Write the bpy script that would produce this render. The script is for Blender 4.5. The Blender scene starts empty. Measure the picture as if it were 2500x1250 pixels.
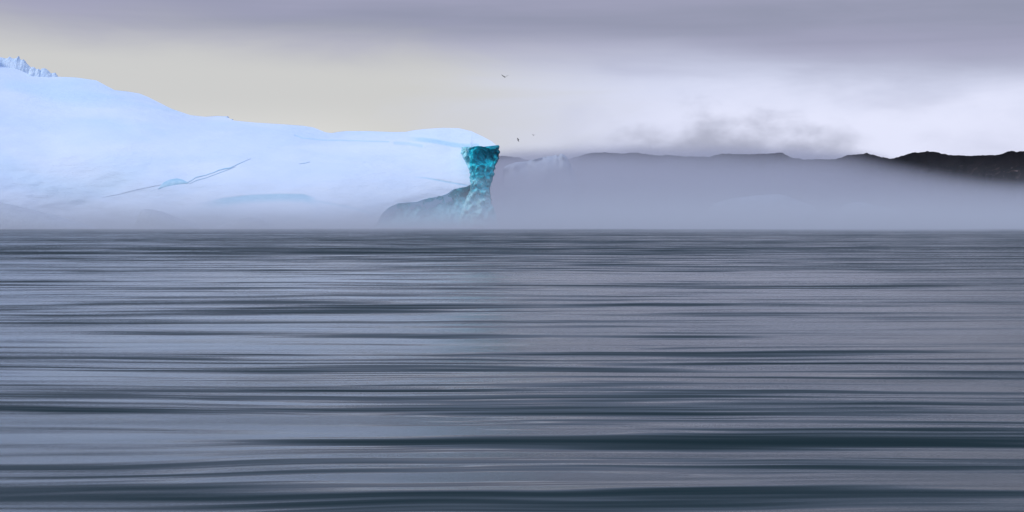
import bpy, bmesh, math, random
import numpy as np
from mathutils import Vector, Matrix, noise as mn

sc = bpy.context.scene
COL = sc.collection
R = math.radians
random.seed(7)

# ------------------------------------------------------------------ camera
F = 3434.0            # focal length in photograph pixels
HZ = 545.0            # row of the true horizon in the photograph
CAMZ = 3.0
cam_d = bpy.data.cameras.new('camera')
cam = bpy.data.objects.new('camera', cam_d)
COL.objects.link(cam)
cam.location = (0, 0, CAMZ)
cam.rotation_euler = (R(90), 0, 0)
cam_d.sensor_width = 36.0
cam_d.lens = 36.0 * F / 2500.0
cam_d.shift_y = -(625.0 - HZ) / 2500.0
cam_d.clip_start = 0.5
cam_d.clip_end = 60000
sc.camera = cam

# ------------------------------------------------------------------ render
sc.render.engine = 'CYCLES'
sc.view_settings.view_transform = 'Standard'
sc.view_settings.look = 'None'
sc.view_settings.exposure = 0.0
sc.view_settings.gamma = 1.0
sc.view_settings.use_curve_mapping = False
cy = sc.cycles
cy.use_denoising = True
cy.max_bounces = 8
cy.diffuse_bounces = 3
cy.glossy_bounces = 3
cy.volume_bounces = 4
cy.volume_max_steps = 256
cy.use_adaptive_sampling = True
cy.adaptive_threshold = 0.01
cy.caustics_reflective = False
cy.caustics_refractive = False

# ------------------------------------------------------------------ node helpers
class NT:
    def __init__(s, tree):
        s.t = tree; s.n = tree.nodes; s.l = tree.links
    def node(s, typ, **kw):
        n = s.n.new(typ)
        for k, v in kw.items(): setattr(n, k, v)
        return n
    def put(s, sock, v):
        if isinstance(v, bpy.types.NodeSocket): s.l.new(v, sock)
        elif v is not None:
            if hasattr(sock.default_value, '__len__') and not hasattr(v, '__len__'):
                v = [v] * len(sock.default_value)
            if hasattr(v, '__len__') and len(sock.default_value) == 4 and len(v) == 3: v = (*v, 1)
            sock.default_value = v
    def math(s, op, a, b=None, c=None, clamp=False):
        n = s.node('ShaderNodeMath', operation=op, use_clamp=clamp)
        for i, v in enumerate((a, b, c)):
            if v is not None: s.put(n.inputs[i], v)
        return n.outputs[0]
    def add(s, a, b): return s.math('ADD', a, b)
    def mul(s, a, b): return s.math('MULTIPLY', a, b)
    def sub(s, a, b): return s.math('SUBTRACT', a, b)
    def smooth(s, v, lo, hi, o0=0.0, o1=1.0):
        n = s.node('ShaderNodeMapRange', interpolation_type='SMOOTHSTEP')
        s.put(n.inputs[0], v); s.put(n.inputs[1], lo); s.put(n.inputs[2], hi)
        s.put(n.inputs[3], o0); s.put(n.inputs[4], o1)
        return n.outputs[0]
    def lin(s, v, lo, hi, o0=0.0, o1=1.0):
        n = s.node('ShaderNodeMapRange')
        s.put(n.inputs[0], v); s.put(n.inputs[1], lo); s.put(n.inputs[2], hi)
        s.put(n.inputs[3], o0); s.put(n.inputs[4], o1)
        return n.outputs[0]
    def mix(s, f, a, b):
        n = s.node('ShaderNodeMix', data_type='RGBA')
        s.put(n.inputs[0], f); s.put(n.inputs[6], a); s.put(n.inputs[7], b)
        return n.outputs[2]
    def noise(s, vec, scale, detail=3, rough=0.5, dist=0.0, dims='3D'):
        n = s.node('ShaderNodeTexNoise', noise_dimensions=dims)
        s.put(n.inputs['Vector'], vec); n.inputs['Scale'].default_value = scale
        n.inputs['Detail'].default_value = detail; n.inputs['Roughness'].default_value = rough
        n.inputs['Distortion'].default_value = dist
        return n.outputs[0]
    def comb(s, x, y, z):
        n = s.node('ShaderNodeCombineXYZ')
        s.put(n.inputs[0], x); s.put(n.inputs[1], y); s.put(n.inputs[2], z)
        return n.outputs[0]
    def sep(s, v):
        n = s.node('ShaderNodeSeparateXYZ'); s.put(n.inputs[0], v); return n.outputs
    def ramp(s, v, stops, interp='LINEAR'):
        n = s.node('ShaderNodeValToRGB'); s.put(n.inputs[0], v)
        n.color_ramp.interpolation = interp
        e = n.color_ramp.elements
        while len(e) < len(stops): e.new(0.5)
        for i, (p, c) in enumerate(stops):
            e[i].position = p; e[i].color = (*c, 1)
        return n.outputs[0]

def srgb(r, g, b):
    f = lambda c: (c / 255 / 12.92) if c / 255 <= 0.04045 else ((c / 255 + 0.055) / 1.055) ** 2.4
    return (f(r), f(g), f(b))

# ------------------------------------------------------------------ world: overcast deck over a pale horizon
SUN_EL, SUN_AZ = 38.0, -128.0          # azimuth from +Y, positive towards +X: behind the camera, to the left
world = bpy.data.worlds.new('World'); sc.world = world; world.use_nodes = True
w = NT(world.node_tree); w.n.clear()
out = w.node('ShaderNodeOutputWorld'); bg = w.node('ShaderNodeBackground')
bg.inputs['Strength'].default_value = 0.1
sky = w.node('ShaderNodeTexSky', sky_type='NISHITA', sun_disc=False)
sky.sun_elevation = R(SUN_EL); sky.sun_rotation = R(SUN_AZ)
sky.air_density = 1.0; sky.dust_density = 2.0; sky.ozone_density = 2.0
tc = w.node('ShaderNodeTexCoord')
dx, dy, dz = w.sep(tc.outputs['Generated'])
az = w.mul(w.math('ARCTAN2', dx, dy), 57.2958)                    # degrees
el = w.mul(w.math('ARCSINE', dz), 57.2958)
nv = w.comb(w.mul(az, 0.10), w.mul(el, 0.45), 0.0)
n_soft = w.sub(w.noise(nv, 1.0, 5, 0.55, 0.6), 0.5)
nv2 = w.comb(w.mul(az, 0.42), w.mul(el, 0.70), 4.0)
n_wisp = w.sub(w.noise(nv2, 1.0, 6, 0.52, 0.0), 0.5)
nv3 = w.comb(w.mul(az, 0.035), w.mul(el, 0.8), 9.0)
n_band = w.sub(w.noise(nv3, 1.0, 3, 0.5), 0.5)
DECK = srgb(153, 156, 180)
PALE = srgb(205, 209, 232)
# pale band under the deck: bright cold white to the right, warmer grey to the left
elw = w.add(el, w.mul(n_soft, 2.2))
warm = w.smooth(w.add(az, w.mul(n_soft, 12)), -6.0, 7.0, 1.0, 0.0)
warm = w.mul(warm, w.smooth(az, -60, -22, 0.35, 1.0))
pale = w.mix(warm, srgb(214, 219, 243), srgb(207, 207, 206))
bright = w.mul(w.smooth(w.add(az, w.mul(n_soft, 10)), 1.0, 9.0), w.smooth(w.add(elw, w.mul(n_wisp, 2.0)), 6.2, 3.8))
pale = w.mix(bright, pale, srgb(230, 233, 255))
glow = w.mul(w.smooth(el, 5.2, 2.6), w.smooth(az, -1.0, -9.0))
pale = w.mix(w.mul(glow, 0.7), pale, srgb(232, 231, 227))
# low murk above the far ridge
murk_h = w.add(w.add(2.1, w.mul(w.smooth(w.math('ABSOLUTE', w.sub(az, 9.0)), 10.0, 0.0), 2.9)), w.mul(n_wisp, 5.0))
murk = w.smooth(el, murk_h, w.sub(murk_h, 2.3))
murk = w.mul(w.mul(murk, w.smooth(az, 16.5, 12.0)), w.smooth(az, 0.5, 4.5))
nv4 = w.comb(w.mul(az, 0.20), w.mul(el, 0.50), 14.0)
n_rag = w.sub(w.noise(nv4, 1.0, 3.5, 0.45, 0.3), 0.5)
rag = w.mul(w.smooth(w.add(n_rag, w.mul(n_soft, 0.3)), -0.05, 0.20), w.smooth(az, 0.5, 4.0))
pale = w.mix(w.mul(rag, 0.35), pale, srgb(184, 188, 212))
pale = w.mix(w.mul(murk, 0.85), pale, srgb(166, 169, 190))
# the deck itself
deck_v = w.add(w.mul(n_band, 0.30), w.mul(n_soft, 0.16))
deck = w.mix(w.smooth(deck_v, -0.12, 0.12), srgb(145, 149, 171), srgb(166, 166, 192))
deck = w.mix(w.smooth(el, 9, 24), deck, srgb(184, 200, 238))
edge = w.add(w.add(el, w.mul(n_soft, 1.6)), w.mul(az, 0.045))
cover = w.smooth(edge, 5.5, 8.2)
col = w.mix(cover, pale, deck)
col = w.mix(w.smooth(el, -2, -8), col, srgb(90, 105, 125))
ten = w.node('ShaderNodeVectorMath', operation='SCALE'); w.put(ten.inputs[0], col); ten.inputs['Scale'].default_value = 10.0
fin = w.mix(0.97, sky.outputs[0], ten.outputs[0])
w.l.new(fin, bg.inputs['Color']); w.l.new(bg.outputs[0], out.inputs['Surface'])

# ------------------------------------------------------------------ sun (behind thick cloud)
sd = bpy.data.lights.new('sun', 'SUN'); sun = bpy.data.objects.new('sun', sd); COL.objects.link(sun)
sd.energy = 1.5; sd.angle = R(25); sd.color = (1.0, 0.985, 0.96)
sv = Vector((math.sin(R(SUN_AZ)) * math.cos(R(SUN_EL)), math.cos(R(SUN_AZ)) * math.cos(R(SUN_EL)), math.sin(R(SUN_EL))))
sun.rotation_euler = sv.to_track_quat('Z', 'Y').to_euler()
sun.location = sv * 200

# ------------------------------------------------------------------ object helpers
def tag(o, label=None, cat=None, group=None, kind=None):
    if label: o['label'] = label
    if cat: o['category'] = cat
    if group: o['group'] = group
    if kind: o['kind'] = kind
    return o
def empty(name, loc=(0, 0, 0)):
    o = bpy.data.objects.new(name, None); COL.objects.link(o); o.location = loc; o.empty_display_size = 5
    return o
def link_mesh(name, verts, faces, mat, parent=None, smooth=True):
    me = bpy.data.meshes.new(name)
    me.from_pydata([tuple(v) for v in verts], [], [tuple(f) for f in faces])
    me.update()
    if smooth: me.polygons.foreach_set('use_smooth', [True] * len(me.polygons))
    me.materials.append(mat)
    o = bpy.data.objects.new(name, me); COL.objects.link(o)
    if parent:
        o.parent = parent
        o.matrix_parent_inverse = parent.matrix_basis.inverted()
    return o
def grid_faces(nr, nc):
    i, j = np.meshgrid(np.arange(nr - 1), np.arange(nc - 1), indexing='ij')
    a = (i * nc + j).ravel()
    return np.stack([a, a + 1, a + nc + 1, a + nc], 1).tolist()
def at(px, py, d):
    """a bearing and an elevation of the survey photograph at distance d"""
    return ((px - 1250.0) / F * d, d, CAMZ + (HZ - py) / F * d)
def material(name):
    m = bpy.data.materials.new(name); m.use_nodes = True
    t = NT(m.node_tree); t.n.clear()
    o = t.node('ShaderNodeOutputMaterial')
    return m, t, o
def prin(t, o, col, rough=0.6, ior=1.31, normal=None, spec=0.5, sss=None):
    p = t.node('ShaderNodeBsdfPrincipled')
    t.put(p.inputs['Base Color'], col); t.put(p.inputs['Roughness'], rough)
    p.inputs['IOR'].default_value = ior
    p.inputs['Specular IOR Level'].default_value = spec
    if normal is not None: t.put(p.inputs['Normal'], normal)
    t.l.new(p.outputs[0], o.inputs['Surface'])
    return p
def bump(t, h, strength, dist, normal=None):
    b = t.node('ShaderNodeBump'); t.put(b.inputs['Height'], h); t.put(b.inputs['Strength'], strength)
    t.put(b.inputs['Distance'], dist)
    if normal is not None: t.put(b.inputs['Normal'], normal)
    return b.outputs[0]

# ------------------------------------------------------------------ materials
# water: dark green sea, long low wind ripples lying across the view, slicks between them
mat_water, t, o = material('sea_water')
pos = t.node('ShaderNodeNewGeometry').outputs['Position']
X, Y, Z = t.sep(pos)
wp = t.sub(t.noise(t.comb(t.mul(X, 0.6), Y, 0), 0.20, 2, 0.5, dims='2D'), 0.5)
wq = t.sub(t.noise(t.comb(t.mul(X, 0.5), Y, 30), 0.035, 2, 0.5, dims='3D'), 0.5)
Yw = t.add(Y, t.add(t.mul(wp, 1.1), t.mul(wq, 8.0)))
fa = t.noise(t.comb(t.mul(X, 0.22), Yw, 0), 0.42, 2, 0.5, 0.0, '3D')
fb = t.noise(t.comb(t.mul(X, 0.05), Yw, 5), 1.15, 3, 0.66, 0.0, '3D')
fc = t.noise(t.comb(t.mul(X, 0.12), Yw, 11), 0.07, 5, 0.72, 0.0, '3D')
fd = t.noise(t.comb(t.mul(X, 0.30), Y, 17), 0.030, 3, 0.55, 0.0, '3D')
fe = t.noise(t.comb(t.mul(X, 0.035), Yw, 25), 3.6, 3, 0.6, 0.0, '3D')
v = t.add(t.mul(t.sub(fa, 0.5), 0.46), t.mul(t.sub(fb, 0.5), 0.62))
v = t.add(v, t.mul(t.sub(fc, 0.5), t.smooth(Y, 45, 18, 0.54, 0.16)))
v = t.add(v, t.mul(t.sub(fe, 0.5), t.smooth(Y, 70, 20, 0.15, 0.26)))
# mean facet slope towards the open water: ruffled in the wind lane far out, slick in the middle
wind = t.add(t.add(t.smooth(Y, 34, 15, 0.045, -0.035), t.smooth(Y, 78, 112, 0.0, 0.27)), t.mul(t.sub(fd, 0.5), 0.38))
sl = t.add(wind, t.mul(v, t.smooth(Y, 60, 16, 3.0, 3.9)))
sl = t.math('MAXIMUM', sl, t.smooth(Y, 10, 120, -0.165, -0.010))
mic = t.node('ShaderNodeTexWhiteNoise', noise_dimensions='3D')
sc_ = t.node('ShaderNodeVectorMath', operation='SCALE'); t.put(sc_.inputs[0], pos); sc_.inputs['Scale'].default_value = 60
t.l.new(sc_.outputs[0], mic.inputs['Vector'])
mc = t.mul(t.sub(mic.outputs['Value'], 0.5), t.smooth(Y, 15, 60, 1.0, 1.8))
va = t.node('ShaderNodeVectorMath', operation='ADD'); t.put(va.inputs[0], t.node('ShaderNodeNewGeometry').outputs['Normal'])
t.put(va.inputs[1], t.comb(mc, t.mul(sl, -1.0), 0.0))
vn = t.node('ShaderNodeVectorMath', operation='NORMALIZE'); t.put(vn.inputs[0], va.outputs[0]); nrm = vn.outputs[0]
rough = 0.13
prin(t, o, (0.0015, 0.017, 0.020), rough, 1.333, nrm)

# snow: blue-white, wind pitted; the mask 'ice' bares blue glacier ice
mat_snow, t, o = material('packed_snow')
pos = t.node('ShaderNodeNewGeometry').outputs['Position']
at_n = t.node('ShaderNodeAttribute', attribute_name='ice')
X, Y, Z = t.sep(pos)
lay = t.comb(t.mul(X, 0.35), t.mul(Y, 0.6), t.mul(Z, 1.0))
big = t.noise(lay, 0.035, 4, 0.55, 0.5)
fine = t.noise(lay, 0.9, 5, 0.6)
pit = t.noise(lay, 0.35, 5, 0.65)
zone = t.smooth(t.noise(pos, 0.012, 3, 0.5), 0.42, 0.6)
c0 = t.mix(t.smooth(big, 0.3, 0.7), (0.66, 0.785, 0.97), (0.74, 0.835, 0.98))
c0 = t.mix(t.mul(t.smooth(t.noise(lay, 0.016, 3, 0.5, 0.8), 0.45, 0.68), 0.6), c0, (0.56, 0.77, 0.93))
c0 = t.mix(t.mul(t.smooth(pit, 0.60, 0.70), t.mul(zone, 0.22)), c0, (0.42, 0.58, 0.80))
icec = t.mix(t.smooth(fine, 0.3, 0.7), (0.30, 0.60, 0.80), (0.42, 0.70, 0.88))
c1 = t.mix(at_n.outputs['Fac'], c0, icec)
n1 = bump(t, t.add(t.mul(pit, t.add(0.35, zone)), t.mul(fine, 0.25)), 0.45, 2.0)
prin(t, o, c1, 0.65, 1.31, n1, 0.3)

# bare glacier ice: dark teal with milky veins and vertical scratches
def ice_material(name, dark, mid, milk_shade, milk_amt, vertical=True, seed=0.0):
    m, t, o = material(name)
    pos = t.node('ShaderNodeNewGeometry').outputs['Position']
    X, Y, Z = t.sep(pos)
    v1 = t.comb(t.add(X, seed), Y, t.mul(Z, 0.8))
    a = t.noise(v1, 0.13, 6, 0.62, 1.2)
    v2 = t.comb(t.add(t.mul(X, 1.0), t.mul(Z, 0.25)), Y, t.mul(Z, 0.16))
    b = t.noise(v2, 0.9, 4, 0.6, 0.3)
    c = t.noise(v1, 0.6, 5, 0.65, 0.8)
    col = t.mix(t.smooth(a, 0.40, 0.60), dark, mid)
    foot = t.smooth(t.add(Z, t.mul(a, 16)), 40, 20)
    m1 = t.smooth(t.add(c, t.mul(foot, 0.20)), 0.60 - milk_amt, 0.72)
    m2 = t.mul(t.smooth(b, 0.50, 0.68), t.add(0.25, foot))
    mk = t.math('MAXIMUM', t.mul(m1, 0.7), m2, clamp=True)
    at_m = t.node('ShaderNodeAttribute', attribute_name='milk_shade').outputs['Fac']  # per-vertex milky patches, plus the pillar's painted hollow shade and base glow
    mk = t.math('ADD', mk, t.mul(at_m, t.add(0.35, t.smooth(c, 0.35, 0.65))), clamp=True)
    col = t.mix(t.mul(mk, 0.85), col, milk_shade)
    nn = bump(t, t.add(t.mul(c, 0.8), t.mul(b, 0.35)), 0.45, 2.0)
    prin(t, o, col, t.smooth(c, 0.3, 0.7, 0.28, 0.6), 1.31, nn, 0.45)
    return m
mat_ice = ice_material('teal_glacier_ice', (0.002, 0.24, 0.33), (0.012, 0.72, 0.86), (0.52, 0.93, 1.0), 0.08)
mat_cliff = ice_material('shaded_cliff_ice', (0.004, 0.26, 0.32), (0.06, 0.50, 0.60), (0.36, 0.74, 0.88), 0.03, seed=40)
mat_pale = ice_material('pale_broken_ice', (0.60, 0.75, 0.93), (0.68, 0.81, 0.96), (0.78, 0.87, 0.98), 0.06, seed=90)
mat_grey = ice_material('even_grey_ice', (0.40, 0.46, 0.56), (0.50, 0.56, 0.66), (0.60, 0.66, 0.75), 0.05, seed=11)  # one even grey for the low lumps and the faint far bergs
mat_far = ice_material('far_ice', (0.45, 0.52, 0.62), (0.55, 0.62, 0.72), (0.72, 0.78, 0.86), 0.05, seed=61)
m, t, o = material('blue_crevasse_ice'); mat_blue = m
pos = t.node('ShaderNodeNewGeometry').outputs['Position']
a = t.noise(pos, 0.25, 5, 0.6, 0.5)
prin(t, o, t.mix(t.smooth(a, 0.3, 0.7), (0.36, 0.62, 0.82), (0.50, 0.74, 0.92)), 0.5, 1.31, bump(t, a, 0.4, 1.0), 0.4)
# rock of the far hills
mat_rock, t, o = material('dark_rock')
pos = t.node('ShaderNodeNewGeometry').outputs['Position']
X, Y, Z = t.sep(pos)
a = t.noise(pos, 0.012, 8, 0.62, 0.4)
b = t.noise(t.comb(t.mul(X, 0.5), Y, t.mul(Z, 1.6)), 0.09, 5, 0.6)
col = t.mix(t.smooth(a, 0.35, 0.65), (0.002, 0.002, 0.003), (0.008, 0.006, 0.007))
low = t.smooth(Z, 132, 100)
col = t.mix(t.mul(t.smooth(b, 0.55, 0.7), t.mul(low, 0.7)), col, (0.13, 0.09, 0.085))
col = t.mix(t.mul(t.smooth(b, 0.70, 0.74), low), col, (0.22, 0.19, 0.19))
prin(t, o, col, 0.95, 1.4, bump(t, t.add(a, t.mul(b, 0.3)), 0.8, 12), 0.0)
# bird plumage
mat_bird, t, o = material('dark_plumage')
pos = t.node('ShaderNodeNewGeometry').outputs['Position']
prin(t, o, t.mix(t.noise(pos, 9, 2, 0.5), (0.004, 0.004, 0.005), (0.012, 0.011, 0.012)), 0.8)

# ------------------------------------------------------------------ water
rows = [6.0]
while rows[-1] < 1100:
    d = rows[-1]; rows.append(d + max(0.022, d * d / (CAMZ * 1406.0) * 0.55))
    if len(rows) > 1400: break
while rows[-1] < 40000: rows.append(rows[-1] * 1.06)
rows = np.array([-400, -100, -20, 0, 3.0] + rows)
sp = np.gradient(rows)
NC = 181
tt = np.linspace(-1, 1, NC)
Yg = np.repeat(rows[:, None], NC, 1)
Xg = (40 + np.abs(rows)[:, None] * 0.85) * tt[None, :]
Xg[np.abs(rows) > 30000] *= 1.0
Zg = np.zeros_like(Xg)
rng = np.random.default_rng(5)
for k in range(70):
    lam = 10 ** rng.uniform(math.log10(0.8), math.log10(22))
    ang = rng.normal(0, 0.055)
    kx, ky = math.sin(ang) * 2 * math.pi / lam, math.cos(ang) * 2 * math.pi / lam
    ph = rng.uniform(0, 6.28)
    gx, gy = rng.uniform(0.02, 0.09) / lam * 4, rng.uniform(0.15, 0.4) / lam * 1.2
    env = 0.5 + 0.5 * np.sin(Xg * gx + Yg * gy + rng.uniform(0, 6.28)) * np.sin(Xg * gx * 0.6 - Yg * gy * 0.7 + rng.uniform(0, 6.28))
    fade = np.clip((lam / (sp[:, None] * 3.0) - 1.0), 0, 1)
    Zg += 0.0009 * lam ** 0.9 * np.sin(kx * Xg + ky * Yg + ph) * env * fade
Zg[Yg < 5] = 0
water = link_mesh('water', np.stack([Xg, Yg, Zg], -1).reshape(-1, 3), grid_faces(len(rows), NC), mat_water)
tag(water, 'dark grey green sea with long low ripples and pale reflections', kind='structure')

# ------------------------------------------------------------------ main iceberg
def interp(p, x):
    xs, ys = zip(*p); return np.interp(x, xs, ys)
RIDGE = [(-1500, 520), (-1200, 330), (-900, 190), (-600, 130), (-300, 128), (-80, 146), (0, 158), (30, 164), (55, 174), (75, 184), (100, 187),
         (140, 187), (185, 189), (235, 196), (255, 207), (280, 220), (310, 223), (340, 228), (360, 236), (400, 256), (420, 266), (465, 281),
         (500, 285), (530, 283), (550, 284), (570, 294), (620, 299), (700, 304), (740, 307), (765, 311), (780, 317), (795, 323), (810, 325),
         (825, 322), (845, 320), (900, 320), (960, 322.5), (990, 322), (1010, 318), (1035, 315), (1080, 312), (1120, 313), (1150, 320),
         (1180, 334), (1200, 345), (1216, 358)]
LIP = [(-1500, 556), (905, 556), (918, 548), (932, 522), (950, 506), (972, 496), (995, 494), (1018, 493), (1032, 487), (1056, 482), (1078, 478),
       (1092, 473), (1104, 464), (1110, 461), (1125, 459), (1141, 455), (1150, 450), (1152, 380), (1160, 362), (1172, 358), (1190, 361), (1206, 363), (1216, 359)]
WID = [(-1500, 120), (-300, 190), (0, 190), (400, 150), (800, 115), (1000, 95), (1100, 72), (1150, 52), (1216, 34)]
def g(u): return 0.34 * u + 0.16 * u * u + 0.50 * u ** 4
def fbm(x, y, z, oct=4, s=1.0):
    return mn.fractal(Vector((x * s, y * s, z * s)), 0.9, 2.1, oct)
_gx = np.arange(-1800, 1500, 4.0); _gy = np.interp(_gx, *zip(*RIDGE)); _kk = np.exp(-0.5 * (np.arange(-40, 41) * 4 / 60.0) ** 2); _kk /= _kk.sum()
_gs = np.convolve(np.pad(_gy, 40, mode='edge'), _kk, mode='valid')
def slope_depth(px, py):
    r = np.interp(px, _gx, _gs); u = max(0.0, (556 - py) / (556 - r)); u = min(u, 1.12)
    W = interp(WID, px)
    q_ = min(1, max(0, (px - 780) / 380.0)); cal = 1.0 - q_ * q_ * (3 - 2 * q_)
    front = 900 + cal * (14 * math.sin(px * 0.0042 + 1.0) + 5 * math.sin(px * 0.009) + 5 * math.sin(px * 0.006 + py * 0.010))
    # shallow dish under the ridge on the left, swelling dome on the right
    return front + W * g(u) + 2.6 * fbm(px * 0.006, py * 0.018, 2.0, 3) * (1 - 0.6 * u)
def slope_pt(px, py, off=0.0):
    return at(px, py, slope_depth(px, py) - off)

berg = empty('iceberg', (at(600, 556, 960)[0], 960, 0))
tag(berg, 'huge snow covered iceberg sloping down to a teal ice pillar at its right end', 'iceberg')

cols = np.concatenate([np.linspace(-1500, -30, 120), np.linspace(-24, 1216, 560)])
NTV = 150
verts = []; ice = []
def seg_d(px, py, pts):
    """distance in photo pixels to a polyline"""
    best = 1e9
    for (a, b), (c, d) in zip(pts[:-1], pts[1:]):
        vx, vy = c - a, d - b; L = vx * vx + vy * vy
        k = max(0, min(1, ((px - a) * vx + (py - b) * vy) / L))
        best = min(best, math.hypot(px - a - k * vx, py - b - k * vy))
    return best
S = lambda v, lo, hi: (lambda q: q * q * (3 - 2 * q))(min(1, max(0, (v - lo) / (hi - lo))))
PANEL = [(490, 494), (540, 484), (610, 476), (680, 473), (740, 474), (768, 482), (775, 490)]
STREAK = [(985, 339), (1030, 341), (1065, 345), (1100, 352), (1135, 357), (1165, 356)]
STREAK2 = [(965, 349), (1000, 351), (1030, 356)]
VEIN = [(1000, 432), (1035, 434), (1060, 438), (1090, 444), (1125, 450), (1146, 454)]
VEIN2 = [(770, 490), (810, 498), (850, 505), (890, 516), (930, 527)]
FAINT = [(720, 330), (740, 337), (790, 342), (870, 343.5), (950, 346)]
for px in cols:
    r = float(interp(RIDGE, px)); l = float(interp(LIP, px))
    for k in range(NTV):
        q = k / (NTV - 1)
        py = l + (r - l) * (1 - (1 - q) ** 1.25)
        mask = 0.0; dent = 0.0
        if 440 < px < 840 and 460 < py < 515:
            top = float(interp(PANEL, px))
            m = S(py, top - 1.5, top + 1.5) * S(py, top + 26, top + 8) * S(px, 485, 560) * S(px, 785, 745)
            mask = max(mask, 0.70 * m); dent += 0.5 * m
        if 950 < px < 1175 and 325 < py < 370:
            m = S(seg_d(px, py, STREAK), 8, 2.5) * S(px, 985, 1040); mask = max(mask, 0.60 * m); dent += 0.8 * m
            m = S(seg_d(px, py, STREAK2), 6, 1.5); mask = max(mask, 0.35 * m); dent += 0.8 * m
        if 980 < px < 1160 and 425 < py < 462:
            m = S(seg_d(px, py, VEIN), 2.6, 0.6); mask = max(mask, 0.7 * m * S(px, 1000, 1060)); dent += 0.5 * m * S(px, 1000, 1060)
        if 760 < px < 940 and 480 < py < 535:
            m = S(seg_d(px, py, VEIN2), 3.0, 0.8); mask = max(mask, 0.3 * m); dent += 0.2 * m
        if 715 < px < 960 and 325 < py < 352:
            m = S(seg_d(px, py, FAINT), 2.2, 0.5); mask = max(mask, 0.45 * m); dent += 1.0 * m
        verts.append(slope_pt(px, py, -dent)); ice.append(mask)
nA = len(cols)
# back side of the berg: from the ridge down to the water behind
back = []
for px in cols:
    r = float(interp(RIDGE, px)); x0, y0, z0 = slope_pt(px, r); 
    for k in range(1, 13):
        a = k / 12
        back.append((x0 * (1 + 0.10 * a) + 4 * fbm(px * 0.01, a * 3, 5) - a * (6 if px < 1100 else 20), y0 + 90 * a ** 0.8 * (0.35 + 0.65 * S(px, 1216, 1000)), z0 * (1 - a ** 2.4) - 3 * a))
faces = grid_faces(nA, NTV)
nb = len(verts)
for i in range(nA - 1):
    top0, top1 = i * NTV + NTV - 1, (i + 1) * NTV + NTV - 1
    faces.append((top0, top1, nb + (i + 1) * 12, nb + i * 12))
    for k in range(11):
        a = nb + i * 12 + k; b = nb + (i + 1) * 12 + k
        faces.append((a, b, b + 1, a + 1))
# underside: from the lip back into the berg and down
nu = len(verts) + len(back); under = []
for i, px in enumerate(cols):
    x0, y0, z0 = verts[i * NTV]
    k_ = S(px, 1120, 1150); under.append((x0 - 8 * k_, y0 + 3.0 + 14 * k_, z0 - 1.2)); under.append((x0 - 12 * k_, y0 + 14 + 10 * k_, min(z0 - 2, -2)))
for i in range(nA - 1):
    a, b = i * NTV, (i + 1) * NTV
    faces.append((a, nu + i * 2, nu + (i + 1) * 2, b))
    faces.append((nu + i * 2, nu + i * 2 + 1, nu + (i + 1) * 2 + 1, nu + (i + 1) * 2))
slope = link_mesh('snow_slope', verts + back + under, faces, mat_snow, berg)
atr = slope.data.attributes.new('ice', 'FLOAT', 'POINT')
atr.data.foreach_set('value', ice + [0.0] * (len(back) + len(under)))
slope['label'] = 'broad blue white snow slope with faint blue ice streaks'

# crevasses: sunken strips of blue ice with raised snow rims
def strip(name, pts, wid, mat, off=0.35, lab=None):
    """pts: (px, py), wid: half width in photo pixels at each point"""
    n = 60; P = np.array(pts, float); s = np.linspace(0, len(pts) - 1, n)
    xs = np.interp(s, range(len(pts)), P[:, 0]); ys = np.interp(s, range(len(pts)), P[:, 1]); ws = np.interp(s, range(len(wid)), wid)
    vs = []
    for i in range(n):
        j = rng.normal(0, 0.10)
        for q, dep in ((-1.0, -0.25), (-0.8, off), (0, off * 0.4), (0.8, off * 0.7), (1.0, -0.25)):
            vs.append(slope_pt(xs[i], ys[i] + j + q * ws[i], dep))
    o = link_mesh(name, vs, grid_faces(n, 5), mat, berg)
    if lab: o['label'] = lab
    return o
strip('crevasse', [(386, 462), (398, 452), (415, 446), (432, 443), (448, 444), (460, 447)], [0.6, 6.5, 9, 8.5, 5.5, 0.8], mat_blue, lab='lens shaped pale blue opening of the long crack')
strip('crevasse', [(455, 447), (468, 440), (478, 433), (500, 428), (522, 421), (535, 415), (548, 412), (562, 410), (580, 401), (596, 394), (612, 387)],
      [0.8, 1.1, 1.2, 1.0, 1.1, 1.5, 1.8, 1.3, 0.9, 0.6, 0.2], mat_blue, lab='thin upper branch of the long blue crack')
strip('crevasse', [(462, 449), (480, 440), (500, 435), (522, 427), (540, 420), (560, 413), (575, 407)], [0.4, 0.9, 0.7, 0.7, 1.0, 0.6, 0.2], mat_blue, lab='faint lower branch of the long blue crack')
strip('crevasse', [(250, 482), (290, 474), (320, 466), (350, 459), (375, 454), (392, 451)], [0.2, 0.8, 1.2, 1.4, 1.6, 1.2], mat_snow, lab='faint lower left end of the long crack')
strip('crevasse', [(730, 400), (745, 398), (757, 395)], [0.2, 0.9, 0.2], mat_blue, lab='short blue nick in the middle of the slope')

# --- cliff under the lip, left of the pillar
cpx = np.linspace(908, 1152, 110)
vs = []; NV = 46; cm = []
for px in cpx:
    l = float(interp(LIP, px)); d0 = slope_depth(px, l)
    for k in range(NV):
        q = k / (NV - 1)
        py = (l - 0.8) + (558 - l + 0.8) * q
        ins = 5.0 * S(q, 0.0, 0.25) + 3.5 * fbm(px * 0.03, q * 2.0 + py * 0.01, 9, 5) + 3 * abs(mn.noise(Vector((px * 0.06, py * 0.03, 1.3))))
        ins -= 16 * q * q                                  # foot runs forward into the water
        vs.append(at(px, py, d0 + 0.8 + max(-6 - 16 * q, ins)))
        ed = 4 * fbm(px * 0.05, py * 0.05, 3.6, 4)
        cm.append(0.45 * S(px + ed, 1100, 1080) * S(py, l + 2, l + 12) - 0.8 * S(px + ed, 1092, 1106) * S(py + ed, 486, 474) + 0.5 * S(py + ed, 492, 515))  # paler at the left and foot, darker teal at upper right
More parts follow.
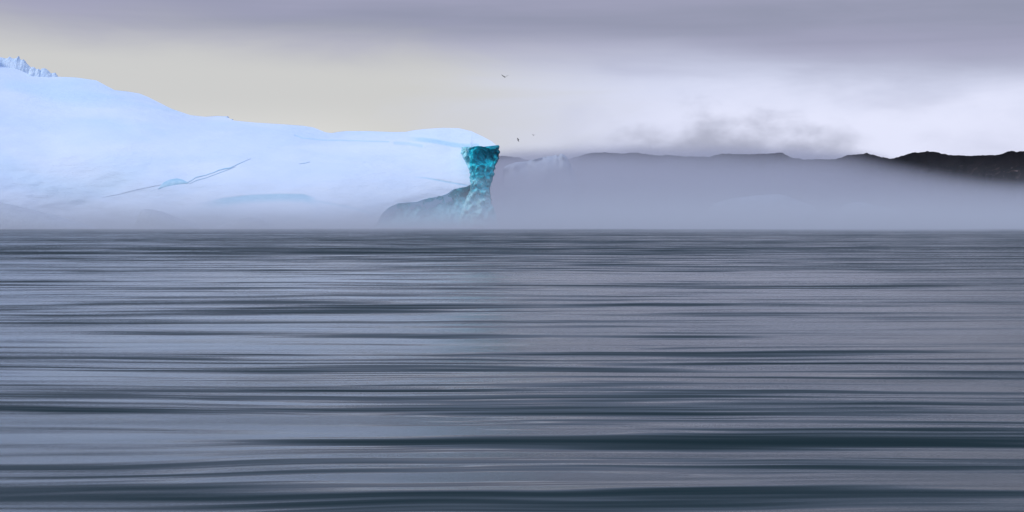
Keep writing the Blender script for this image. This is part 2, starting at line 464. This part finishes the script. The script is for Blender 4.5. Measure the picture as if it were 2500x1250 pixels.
cl = link_mesh('ice_cliff', vs, grid_faces(len(cpx), NV), mat_cliff, berg)
ca_ = cl.data.attributes.new('milk_shade', 'FLOAT', 'POINT'); ca_.data.foreach_set('value', cm)
cl['label'] = 'low shaded grey teal cliff below the snow edge'

# --- pillar
LEFT = [(348, 1124), (357, 1124), (366, 1125), (376, 1128), (388, 1133), (398, 1138), (410, 1144), (420, 1146), (428, 1144), (440, 1145), (452, 1146), (465, 1144), (478, 1138), (492, 1132), (510, 1126), (530, 1118), (558, 1110)]
RIGHT = [(348, 1216), (357, 1217), (368, 1219), (380, 1218), (392, 1213), (404, 1209), (416, 1206), (430, 1202), (444, 1197), (452, 1195), (466, 1195), (480, 1197), (495, 1200), (510, 1205), (530, 1211), (558, 1218)]
TOPR = [(1124, 360), (1134, 358), (1147, 361), (1155, 358), (1166, 356), (1176, 357), (1190, 361), (1203, 362.5), (1210, 361), (1214, 354), (1219, 359)]
NA, NZ = 150, 130
vs = []
DC = 922.0; pm = []
for i in range(NZ):
    q = i / (NZ - 1); py0 = 352 + (558 - 352) * q
    lx = float(interp(LEFT, py0)); rx = float(interp(RIGHT, py0))
    for j in range(NA):
        a = 2 * math.pi * j / NA
        ca, sa = math.cos(a), math.sin(a)
        e = 0.62
        ux = math.copysign(abs(ca) ** e, ca); uy = math.copysign(abs(sa) ** e, sa)   # rounded square plan
        hw = (rx - lx) / 2; px = (lx + rx) / 2 + ux * hw
        tp = float(interp(TOPR, px))
        py = tp + (558 - tp) * q
        dep = 15.0 * (0.8 + 0.5 * S(q, 0.5, 1.0)) if uy < 0 else 26.0
        d = DC + uy * dep
        if uy < 0:
            # corner turned to the right: left part of the face nearer than the right
            d += ux * 5.0
            # hollow under the rim with a ledge below it
            hx = (px - 1184) / 30.0; hy = (py - 380) / 22.0
            d += 7.5 * max(0.0, 1 - hx * hx - hy * hy) ** 0.6 if hx * hx + hy * hy < 1 else 0
            d += 3.2 * (1 - 2 * abs(mn.noise(Vector((px * 0.055, py * 0.05, 4.0))))) * 0.8 + 2.0 * fbm(px * 0.11, py * 0.07, 1.5, 4)
            cell = mn.voronoi(Vector((px * 0.045, py * 0.04, 0.5)))[0]
            d += 3.5 * (cell[1] - cell[0]) * -1
        jx = (fbm(py * 0.16, ux * 2, 3.3, 5) + 0.9 - 1.8 * abs(mn.noise(Vector((py * 0.11, ux * 1.5, 8.8))))) * 2.4 * (0.35 + 0.65 * abs(ux) ** 3)
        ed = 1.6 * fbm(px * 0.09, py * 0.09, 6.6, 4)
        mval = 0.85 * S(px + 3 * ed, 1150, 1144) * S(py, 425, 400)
        mval -= 0.75 * S(px + 3 * ed, 1147, 1151) * S(py + 3 * ed, 408, 396)  # shade of the hollow darkened into the ice colour
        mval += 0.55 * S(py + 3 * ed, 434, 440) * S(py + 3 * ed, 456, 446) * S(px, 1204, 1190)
        mval += 0.80 * S(py + 4 * ed, 462, 500)  # pale glow of the base put into the ice colour
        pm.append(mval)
        x, y, z = at(px + jx, py, d)
        vs.append((x, y, z))
fs = []
for i in range(NZ - 1):
    for j in range(NA):
        a = i * NA + j; b = i * NA + (j + 1) % NA
        fs.append((a, b, b + NA, a + NA))
top_c = len(vs)
tv = [vs[j] for j in range(NA)]
vs.append(tuple(sum(v[k] for v in tv) / NA for k in range(3)))
for j in range(NA): fs.append((top_c, (j + 1) % NA, j))
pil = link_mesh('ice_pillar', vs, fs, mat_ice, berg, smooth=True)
pa = pil.data.attributes.new('milk_shade', 'FLOAT', 'POINT'); pa.data.foreach_set('value', pm + [0.0])
pil['label'] = 'hourglass shaped dark teal pillar of bare ice with milky veins'

# --- broken blocks along the crest at the far left
def hull_block(px, py, hw, hh, d, spikes=(), n=26, seed=0):
    rr = random.Random(seed); bm = bmesh.new()
    sx = hw / F * d; sz = hh / F * d
    for _ in range(n):
        v = Vector((rr.uniform(-1, 1), rr.uniform(-1, 1), rr.uniform(-1, 1)))
        if v.length > 1: v.normalize()
        bm.verts.new((v.x * sx, v.y * sx * 1.1, v.z * sz))
    for (ax, az) in spikes: bm.verts.new((ax * sx, rr.uniform(-.2, .2) * sx, az * sz))
    r = bmesh.ops.convex_hull(bm, input=bm.verts)
    for v in [v for v in bm.verts if not v.link_faces]: bm.verts.remove(v)
    bmesh.ops.triangulate(bm, faces=bm.faces)
    bmesh.ops.subdivide_edges(bm, edges=bm.edges, cuts=2, use_grid_fill=True)
    for v in bm.verts:
        k = fbm(v.co.x * .35 + seed, v.co.y * .35, v.co.z * .35, 4)
        v.co *= 1 + 0.16 * k
    x, y, z = at(px, py, d)
    for v in bm.verts: v.co += Vector((x, y, z))
    me = bpy.data.meshes.new('ice_block'); bm.to_mesh(me); bm.free()
    me.materials.append(mat_pale)
    ob = bpy.data.objects.new('ice_block', me); COL.objects.link(ob)
    ob.parent = berg; ob.matrix_parent_inverse = berg.matrix_basis.inverted()
    return ob
def serac(prof, d, dep, base, seed, lab=None):
    x0, x1 = prof[0][0], prof[-1][0]; n = max(14, int((x1 - x0) * 1.6)); m = 17; vs = []
    mp = (x0 + x1) / 2; d = slope_depth(mp, float(interp(RIDGE, mp))) + dep * 0.6
    zb = at(0, base + 8, d)[2]
    for i in range(n):
        px = x0 + (x1 - x0) * i / (n - 1)
        zt = at(px, float(interp(prof, px)), d)[2]
        e = max(0.0, math.sin(math.pi * (i + .5) / n)) ** 0.3
        for j in range(m):
            a = math.pi * j / (m - 1)
            h_ = max(0.0, math.sin(a)) ** 0.8
            zz = zb + (zt - zb) * h_
            k = fbm(px * 0.11 + seed, math.cos(a) * 2.2, zz * 0.35, 4); c_ = mn.voronoi(Vector((px * 0.12, math.cos(a) * 1.5, zz * 0.25 + seed)))[0][0]
            vs.append((at(px, 0, d)[0] + 0.5 * k * (1 - h_ ** 8), d - math.cos(a) * dep * e + 0.8 * k - 0.7 * c_, zz))
    o = link_mesh('serac', vs, grid_faces(n, m), mat_pale, berg, smooth=False)
    if lab: o['label'] = lab
    return o
SD = 1091
serac([(-190, 180), (-150, 142), (-120, 133), (-95, 136), (-70, 128), (-45, 137), (-20, 134), (-6, 142), (-2, 165)], SD + 2, 7, 190, 1)
serac([(-10, 160), (0, 139.5), (8, 141), (15, 143), (20, 142), (24, 138), (28, 141), (33, 143), (38, 143), (43, 140), (46, 136.5), (47.5, 141), (52, 146.5),
       (58, 145), (62, 149), (66, 155), (72, 161), (76, 164.5), (80, 180)], SD, 6, 190, 2, 'jagged wall of ice spires on the far left crest')
serac([(70, 188), (72.5, 174), (76, 165.5), (80, 163), (85, 165), (88, 168), (91, 173), (93, 188)], SD - 3, 4.5, 191, 3)
serac([(86, 188), (89, 169), (95, 168), (99, 171), (102, 188)], SD - 1, 4, 191, 4)
serac([(96, 189), (100, 172), (103, 167.5), (108, 166.5), (113, 168), (118, 172), (123, 177), (127, 180), (130, 189)], SD - 3, 4.5, 191, 5)
serac([(124, 189), (127, 179), (134, 177), (136, 177.5), (137, 181), (140, 183), (141, 189)], SD - 2, 3, 191, 6)
# small lumps on the crest further right
for i, (px, py, hw, hh) in enumerate([(552, 287, 9, 4.0), (566, 292, 4, 2.2)]):
    ob = hull_block(px, py, hw, hh, slope_depth(px, float(interp(RIDGE, px))) + 1, seed=40 + i); ob.name = 'ice_block'

# ------------------------------------------------------------------ other ice
def mound(name, prof, dist, depth, mat, label, cat='iceberg', rough=1.0, power=0.6, tilt=0.0, seed=0.0, group=None):
    x0, x1 = prof[0][0], prof[-1][0]
    n = 70; m = 27
    vs = []
    cx = at((x0 + x1) / 2, HZ, dist)[0]
    for i in range(n):
        px = x0 + (x1 - x0) * i / (n - 1)
        zt = at(px, float(interp(prof, px)), dist)[2]
        e = max(0.0, math.sin(math.pi * (i + .5) / n)) ** 0.4
        for j in range(m):
            a = math.pi * j / (m - 1)
            yy = -math.cos(a) * depth / 2 * e
            zz = (zt + 2.0) * max(0.0, math.sin(a)) ** power - 2.0
            k = fbm(px * 0.02 + seed, math.cos(a) * 1.3, zz * 0.03, 5) * rough * zt * 0.07 * math.sin(a)
            x = at(px, HZ, dist)[0]
            vs.append((x - cx + 0.5 * k + tilt * zz, yy + 2.0 * k, zz + 0.25 * k))
    o = link_mesh(name, vs, grid_faces(n, m), mat)
    o.location = (cx, dist, 0)
    return tag(o, label, cat, group)
W0 = 552
mound('iceberg', [(1222, W0), (1232, 408), (1242, 402), (1260, 396), (1285, 394), (1300, 390), (1315, 386), (1330, 382), (1350, 381), (1357, 377), (1362, 381),
      (1368, 378), (1373, 373), (1379, 378), (1384, 380), (1388, 388), (1391, 398), (1396, 412), (1410, 440), (1440, W0)], 3050, 110, mat_grey,
      'ghostly pale iceberg with a jagged top fading into fog right of the teal pillar', seed=3)
mound('iceberg', [(1690, W0), (1745, 496), (1790, 484), (1850, 477), (1900, 473), (1920, 478), (1950, 490), (1985, 502), (2020, W0)], 1850, 70, mat_grey,
      'barely visible rounded iceberg in the fog under the middle hills', rough=0.5, power=0.8, seed=13)
mound('iceberg', [(2020, W0), (2060, 500), (2085, 494), (2110, 495), (2140, 502), (2180, 512), (2230, W0)], 1800, 60, mat_grey,
      'barely visible low iceberg in the fog below the lone peaked hilltop', rough=0.5, power=0.8, seed=17)
mound('iceberg', [(-260, 560), (-160, 505), (-80, 490), (-20, 491), (20, 498), (60, 508), (100, 517), (140, 528), (200, 545), (240, 560)], 790, 40, mat_grey,
      'dim grey rounded hump of ice in fog at the left edge below the snow slope', rough=0.5, power=0.8, seed=23)
mound('ice_floe', [(322, 560), (338, 535), (345, 515), (352, 510), (372, 511), (395, 517), (425, 529), (470, 544), (500, 560)], 800, 22, mat_grey,
      'small flat topped grey ice lump in fog below the long crack', 'ice floe', rough=0.6, power=0.5, seed=29)
mound('ice_floe', [(520, 560), (550, 544), (590, 533), (612, 530), (640, 537), (690, 560)], 810, 18, mat_grey,
      'faint low ice lump in fog under the pale blue panel of the snow slope', 'ice floe', rough=0.6, power=0.7, seed=31)

# ------------------------------------------------------------------ far hills
HILL = [(300, 420), (700, 400), (1100, 384), (1218, 380), (1240, 381), (1262, 383), (1290, 391), (1310, 396), (1345, 397), (1390, 388), (1410, 382), (1425, 377), (1440, 373.5), (1475, 372), (1495, 373),
        (1520, 375), (1545, 372), (1560, 373), (1580, 376), (1600, 379), (1640, 378), (1665, 381), (1730, 383.5), (1745, 378), (1765, 374), (1800, 375.5), (1830, 376),
        (1860, 375), (1885, 374), (1897, 371.5), (1910, 373), (1920, 379), (1935, 385), (1948, 386), (1962, 389.5), (1990, 388), (2035, 388.5), (2052, 385),
        (2065, 379), (2085, 377), (2105, 376), (2115, 372.5), (2130, 377), (2145, 381), (2158, 383), (2172, 388), (2190, 383), (2205, 380), (2218, 374), (2230, 371.5),
        (2248, 371.5), (2262, 368), (2280, 370), (2298, 374), (2318, 378), (2345, 379), (2390, 379.5), (2425, 378), (2440, 377.5), (2455, 372), (2468, 368), (2485, 370), (2500, 369),
        (2600, 362), (2750, 372), (2900, 380), (3300, 420), (3800, 470)]
def hill_d(px): return float(np.interp(px, [300, 1250, 1700, 2100, 2500, 3800], [7200, 6000, 4300, 3300, 2750, 2300]))
hp = np.concatenate([np.linspace(300, 1180, 60), np.linspace(1184, 2520, 560), np.linspace(2530, 3800, 80)])
vs = []; NH = 44
for px in hp:
    r = float(interp(HILL, px)) + 1.0 * fbm(px * 0.045, 0.3, 7.7, 4) + 1.5 * fbm(px * 0.13, 3.3, 1.7, 5); d = hill_d(px)
    x, y, z = at(px, r, d)
    ux, uy = x / d, 1.0
    for k in range(NH):
        q = k / (NH - 1)
        if q < 0.7:
            s = q / 0.7; dd = d - (1 - s) * z * 2.6; zz = z * (max(0.0, s) ** 0.75) - 3 * (1 - s)
            rel = math.sin(math.pi * s) * 0.09 * z
            zz += rel * fbm(px * 0.012, s * 3 + 2, 1.1, 5); dd += rel * 3 * fbm(px * 0.02, s * 2.4, 6.1, 5)
        else:
            s = (q - 0.7) / 0.3; dd = d + s * z * 2.4; zz = z * (1 - s ** 1.5) - 3 * s
        vs.append((ux * dd, dd, zz))
hills = link_mesh('hills', vs, grid_faces(len(hp), NH), mat_rock)
tag(hills, 'long low ridge of dark rock behind the fog', kind='structure')

# ------------------------------------------------------------------ fog banks lying on the sea
def fog_box(lo, hi, build, rate, label):
    m, t, o = material('fog_air')
    pos = t.node('ShaderNodeNewGeometry').outputs['Position']
    d, colr = build(t, pos)
    v = t.node('ShaderNodeVolumePrincipled')
    t.put(v.inputs['Color'], colr); t.put(v.inputs['Density'], d); v.inputs['Anisotropy'].default_value = 0.0
    t.l.new(v.outputs[0], o.inputs['Volume'])
    m.cycles.volume_step_rate = rate
    c = [(lo[k] + hi[k]) / 2 for k in range(3)]; h = [(hi[k] - lo[k]) / 2 for k in range(3)]
    vs = [(sx * h[0], sy * h[1], sz * h[2]) for sx in (-1, 1) for sy in (-1, 1) for sz in (-1, 1)]
    fs = [(0, 1, 3, 2), (4, 6, 7, 5), (0, 4, 5, 1), (2, 3, 7, 6), (0, 2, 6, 4), (1, 5, 7, 3)]
    ob = link_mesh('haze', vs, fs, m, smooth=False); ob.location = c
    return tag(ob, label, kind='stuff')
FOGC = (0.85, 0.878, 0.95)
FOGF = (0.70, 0.695, 0.79)
def near_fog(t, pos):
    X, Y, Z = t.sep(pos)
    n = t.sub(t.noise(t.comb(t.mul(X, 0.006), t.mul(Y, 0.005), t.mul(Z, 0.03)), 1.0, 3, 0.5), 0.5)
    zz = t.add(Z, t.mul(n, 14))
    low = t.math('EXPONENT', t.mul(t.math('MAXIMUM', zz, -4), -1 / 7.5))
    n2 = t.sub(t.noise(t.comb(t.mul(X, 0.012), t.mul(Y, 0.004), 5), 1.0, 3, 0.5), 0.5)
    Yf = t.add(Y, t.mul(n2, 420))
    inn = t.smooth(Yf, 430, 880)
    inn = t.add(inn, t.mul(t.smooth(Yf, 160, 520), t.smooth(X, -60, 120, 0.07, 0.17)))
    d = t.mul(t.mul(low, inn), 0.0145)
    d = t.mul(d, t.smooth(Z, 45, 18))
    # thicker shreds drifting right of the pillar, behind it
    beh = t.mul(t.mul(t.smooth(X, -30, 40), t.smooth(X, 300, 150)), t.smooth(Y, 945, 1040))
    d2 = t.mul(t.mul(beh, t.smooth(t.add(Z, t.mul(n, 30)), 75, 20)), 0.0012)
    d = t.add(d, d2)
    out = t.mul(t.smooth(Y, 1290, 1200), t.smooth(t.math('ABSOLUTE', X), 1180, 1000))
    return t.mul(d, out), FOGC
fog_box((-1200, 110, -2), (1200, 1300, 160), near_fog, 0.22, 'low white sea fog around the foot of the iceberg')
def far_fog(t, pos):
    X, Y, Z = t.sep(pos)
    n = t.sub(t.noise(t.comb(t.mul(X, 0.0036), t.mul(Y, 0.0009), t.mul(Z, 0.010)), 1.0, 4, 0.6, 0.4), 0.5)
    bearing = t.math('DIVIDE', X, t.math('MAXIMUM', Y, 100))
    # the bank sinks towards the open water in the east
    H = t.mul(t.math('MAXIMUM', Y, 1000), t.add(t.smooth(bearing, 0.37, 0.20, 0.026, 0.0447), t.mul(n, t.smooth(bearing, 0.36, 0.2, 0.007, 0.026))))
    H = t.mul(H, t.smooth(bearing, -0.02, 0.08, 0.93, 1.0))
    k = t.math('DIVIDE', Z, H)
    low = t.smooth(k, 1.3, 0.55)
    d = t.mul(low, 0.0016)
    ends = t.mul(t.smooth(Y, 1330, 1450), t.smooth(Y, 8900, 8000))
    ends = t.mul(ends, t.smooth(t.math('ABSOLUTE', X), 5800, 5000))
    return t.mul(d, ends), FOGF
fog_box((-6000, 1320, -2), (6000, 9000, 460), far_fog, 0.10, 'wide fog bank between the sea and the far hills')

# ------------------------------------------------------------------ birds
def bird(px, py, d, span, yaw, pitch, roll, lw, rw, label):
    """lw, rw: (inner, outer) wing angles in degrees above the horizontal"""
    bm = bmesh.new()
    secs = [(-.34, .004, .010), (-.26, .03, .008), (-.16, .035, .03), (-.04, .055, .055), (.08, .058, .055), (.17, .035, .038), (.22, .034, .034), (.26, .022, .02), (.30, .006, .006)]
    rings = []
    for (yy, wx, wz) in secs:
        rings.append([bm.verts.new((math.cos(a) * wx, yy, math.sin(a) * wz + (0.012 if yy > .16 else 0))) for a in [2 * math.pi * k / 8 for k in range(8)]])
    for a, b in zip(rings[:-1], rings[1:]):
        for k in range(8): bm.faces.new((a[k], a[(k + 1) % 8], b[(k + 1) % 8], b[k]))
    bm.faces.new(rings[0][::-1]); bm.faces.new(rings[-1])
    for side, (ai, ao) in ((-1, lw), (1, rw)):
        L = span / 2
        st = [(0.0, 0, .10, -.09, .018), (.22, ai, .11, -.08, .014), (.45, ai, .13, -.05, .012), (.72, ao, .08, -.05, .008), (1.0, ao, -.07, -.10, .003)]
        x = z = 0; prev = 0; rr = []
        for (f, ang, le, te, th) in st:
            le *= 1.35; te *= 1.35; th *= 1.4
            s = (f - prev) * L; prev = f
            x += s * math.cos(R(ang)); z += s * math.sin(R(ang))
            q = [(x, le, z), (x, (le + te) / 2, z + th), (x, te, z), (x, (le + te) / 2, z - th * .6)]
            rr.append([bm.verts.new((side * (p[0] + .02), p[1], p[2] + .015)) for p in q])
        for a, b in zip(rr[:-1], rr[1:]):
            for k in range(4):
                f = (a[k], a[(k + 1) % 4], b[(k + 1) % 4], b[k])
                bm.faces.new(f if side > 0 else f[::-1])
        bm.faces.new(rr[-1]); bm.faces.new(rr[0])
    bmesh.ops.recalc_face_normals(bm, faces=bm.faces)
    me = bpy.data.meshes.new('bird'); bm.to_mesh(me); bm.free()
    for p in me.polygons: p.use_smooth = True
    me.materials.append(mat_bird)
    ob = bpy.data.objects.new('bird', me); COL.objects.link(ob)
    ob.location = at(px, py, d); ob.rotation_euler = (R(pitch), R(roll), R(yaw))
    return tag(ob, label, 'bird', 'gulls flying near the ice pillar')
bird(1233, 188.5, 300, 2.0, 20, -22, 8, (32, 18), (48, 30), 'dark gull gliding with raised wings, highest of the three in the sky')
bird(1265, 340, 340, 1.5, 70, 0, 60, (-30, -50), (-10, 25), 'dark gull banking with wing down just right of the teal pillar top')
bird(1302.5, 330.5, 400, 1.5, 25, 0, 5, (40, 15), (50, 25), 'smallest dark gull, furthest right, above the ghostly iceberg')
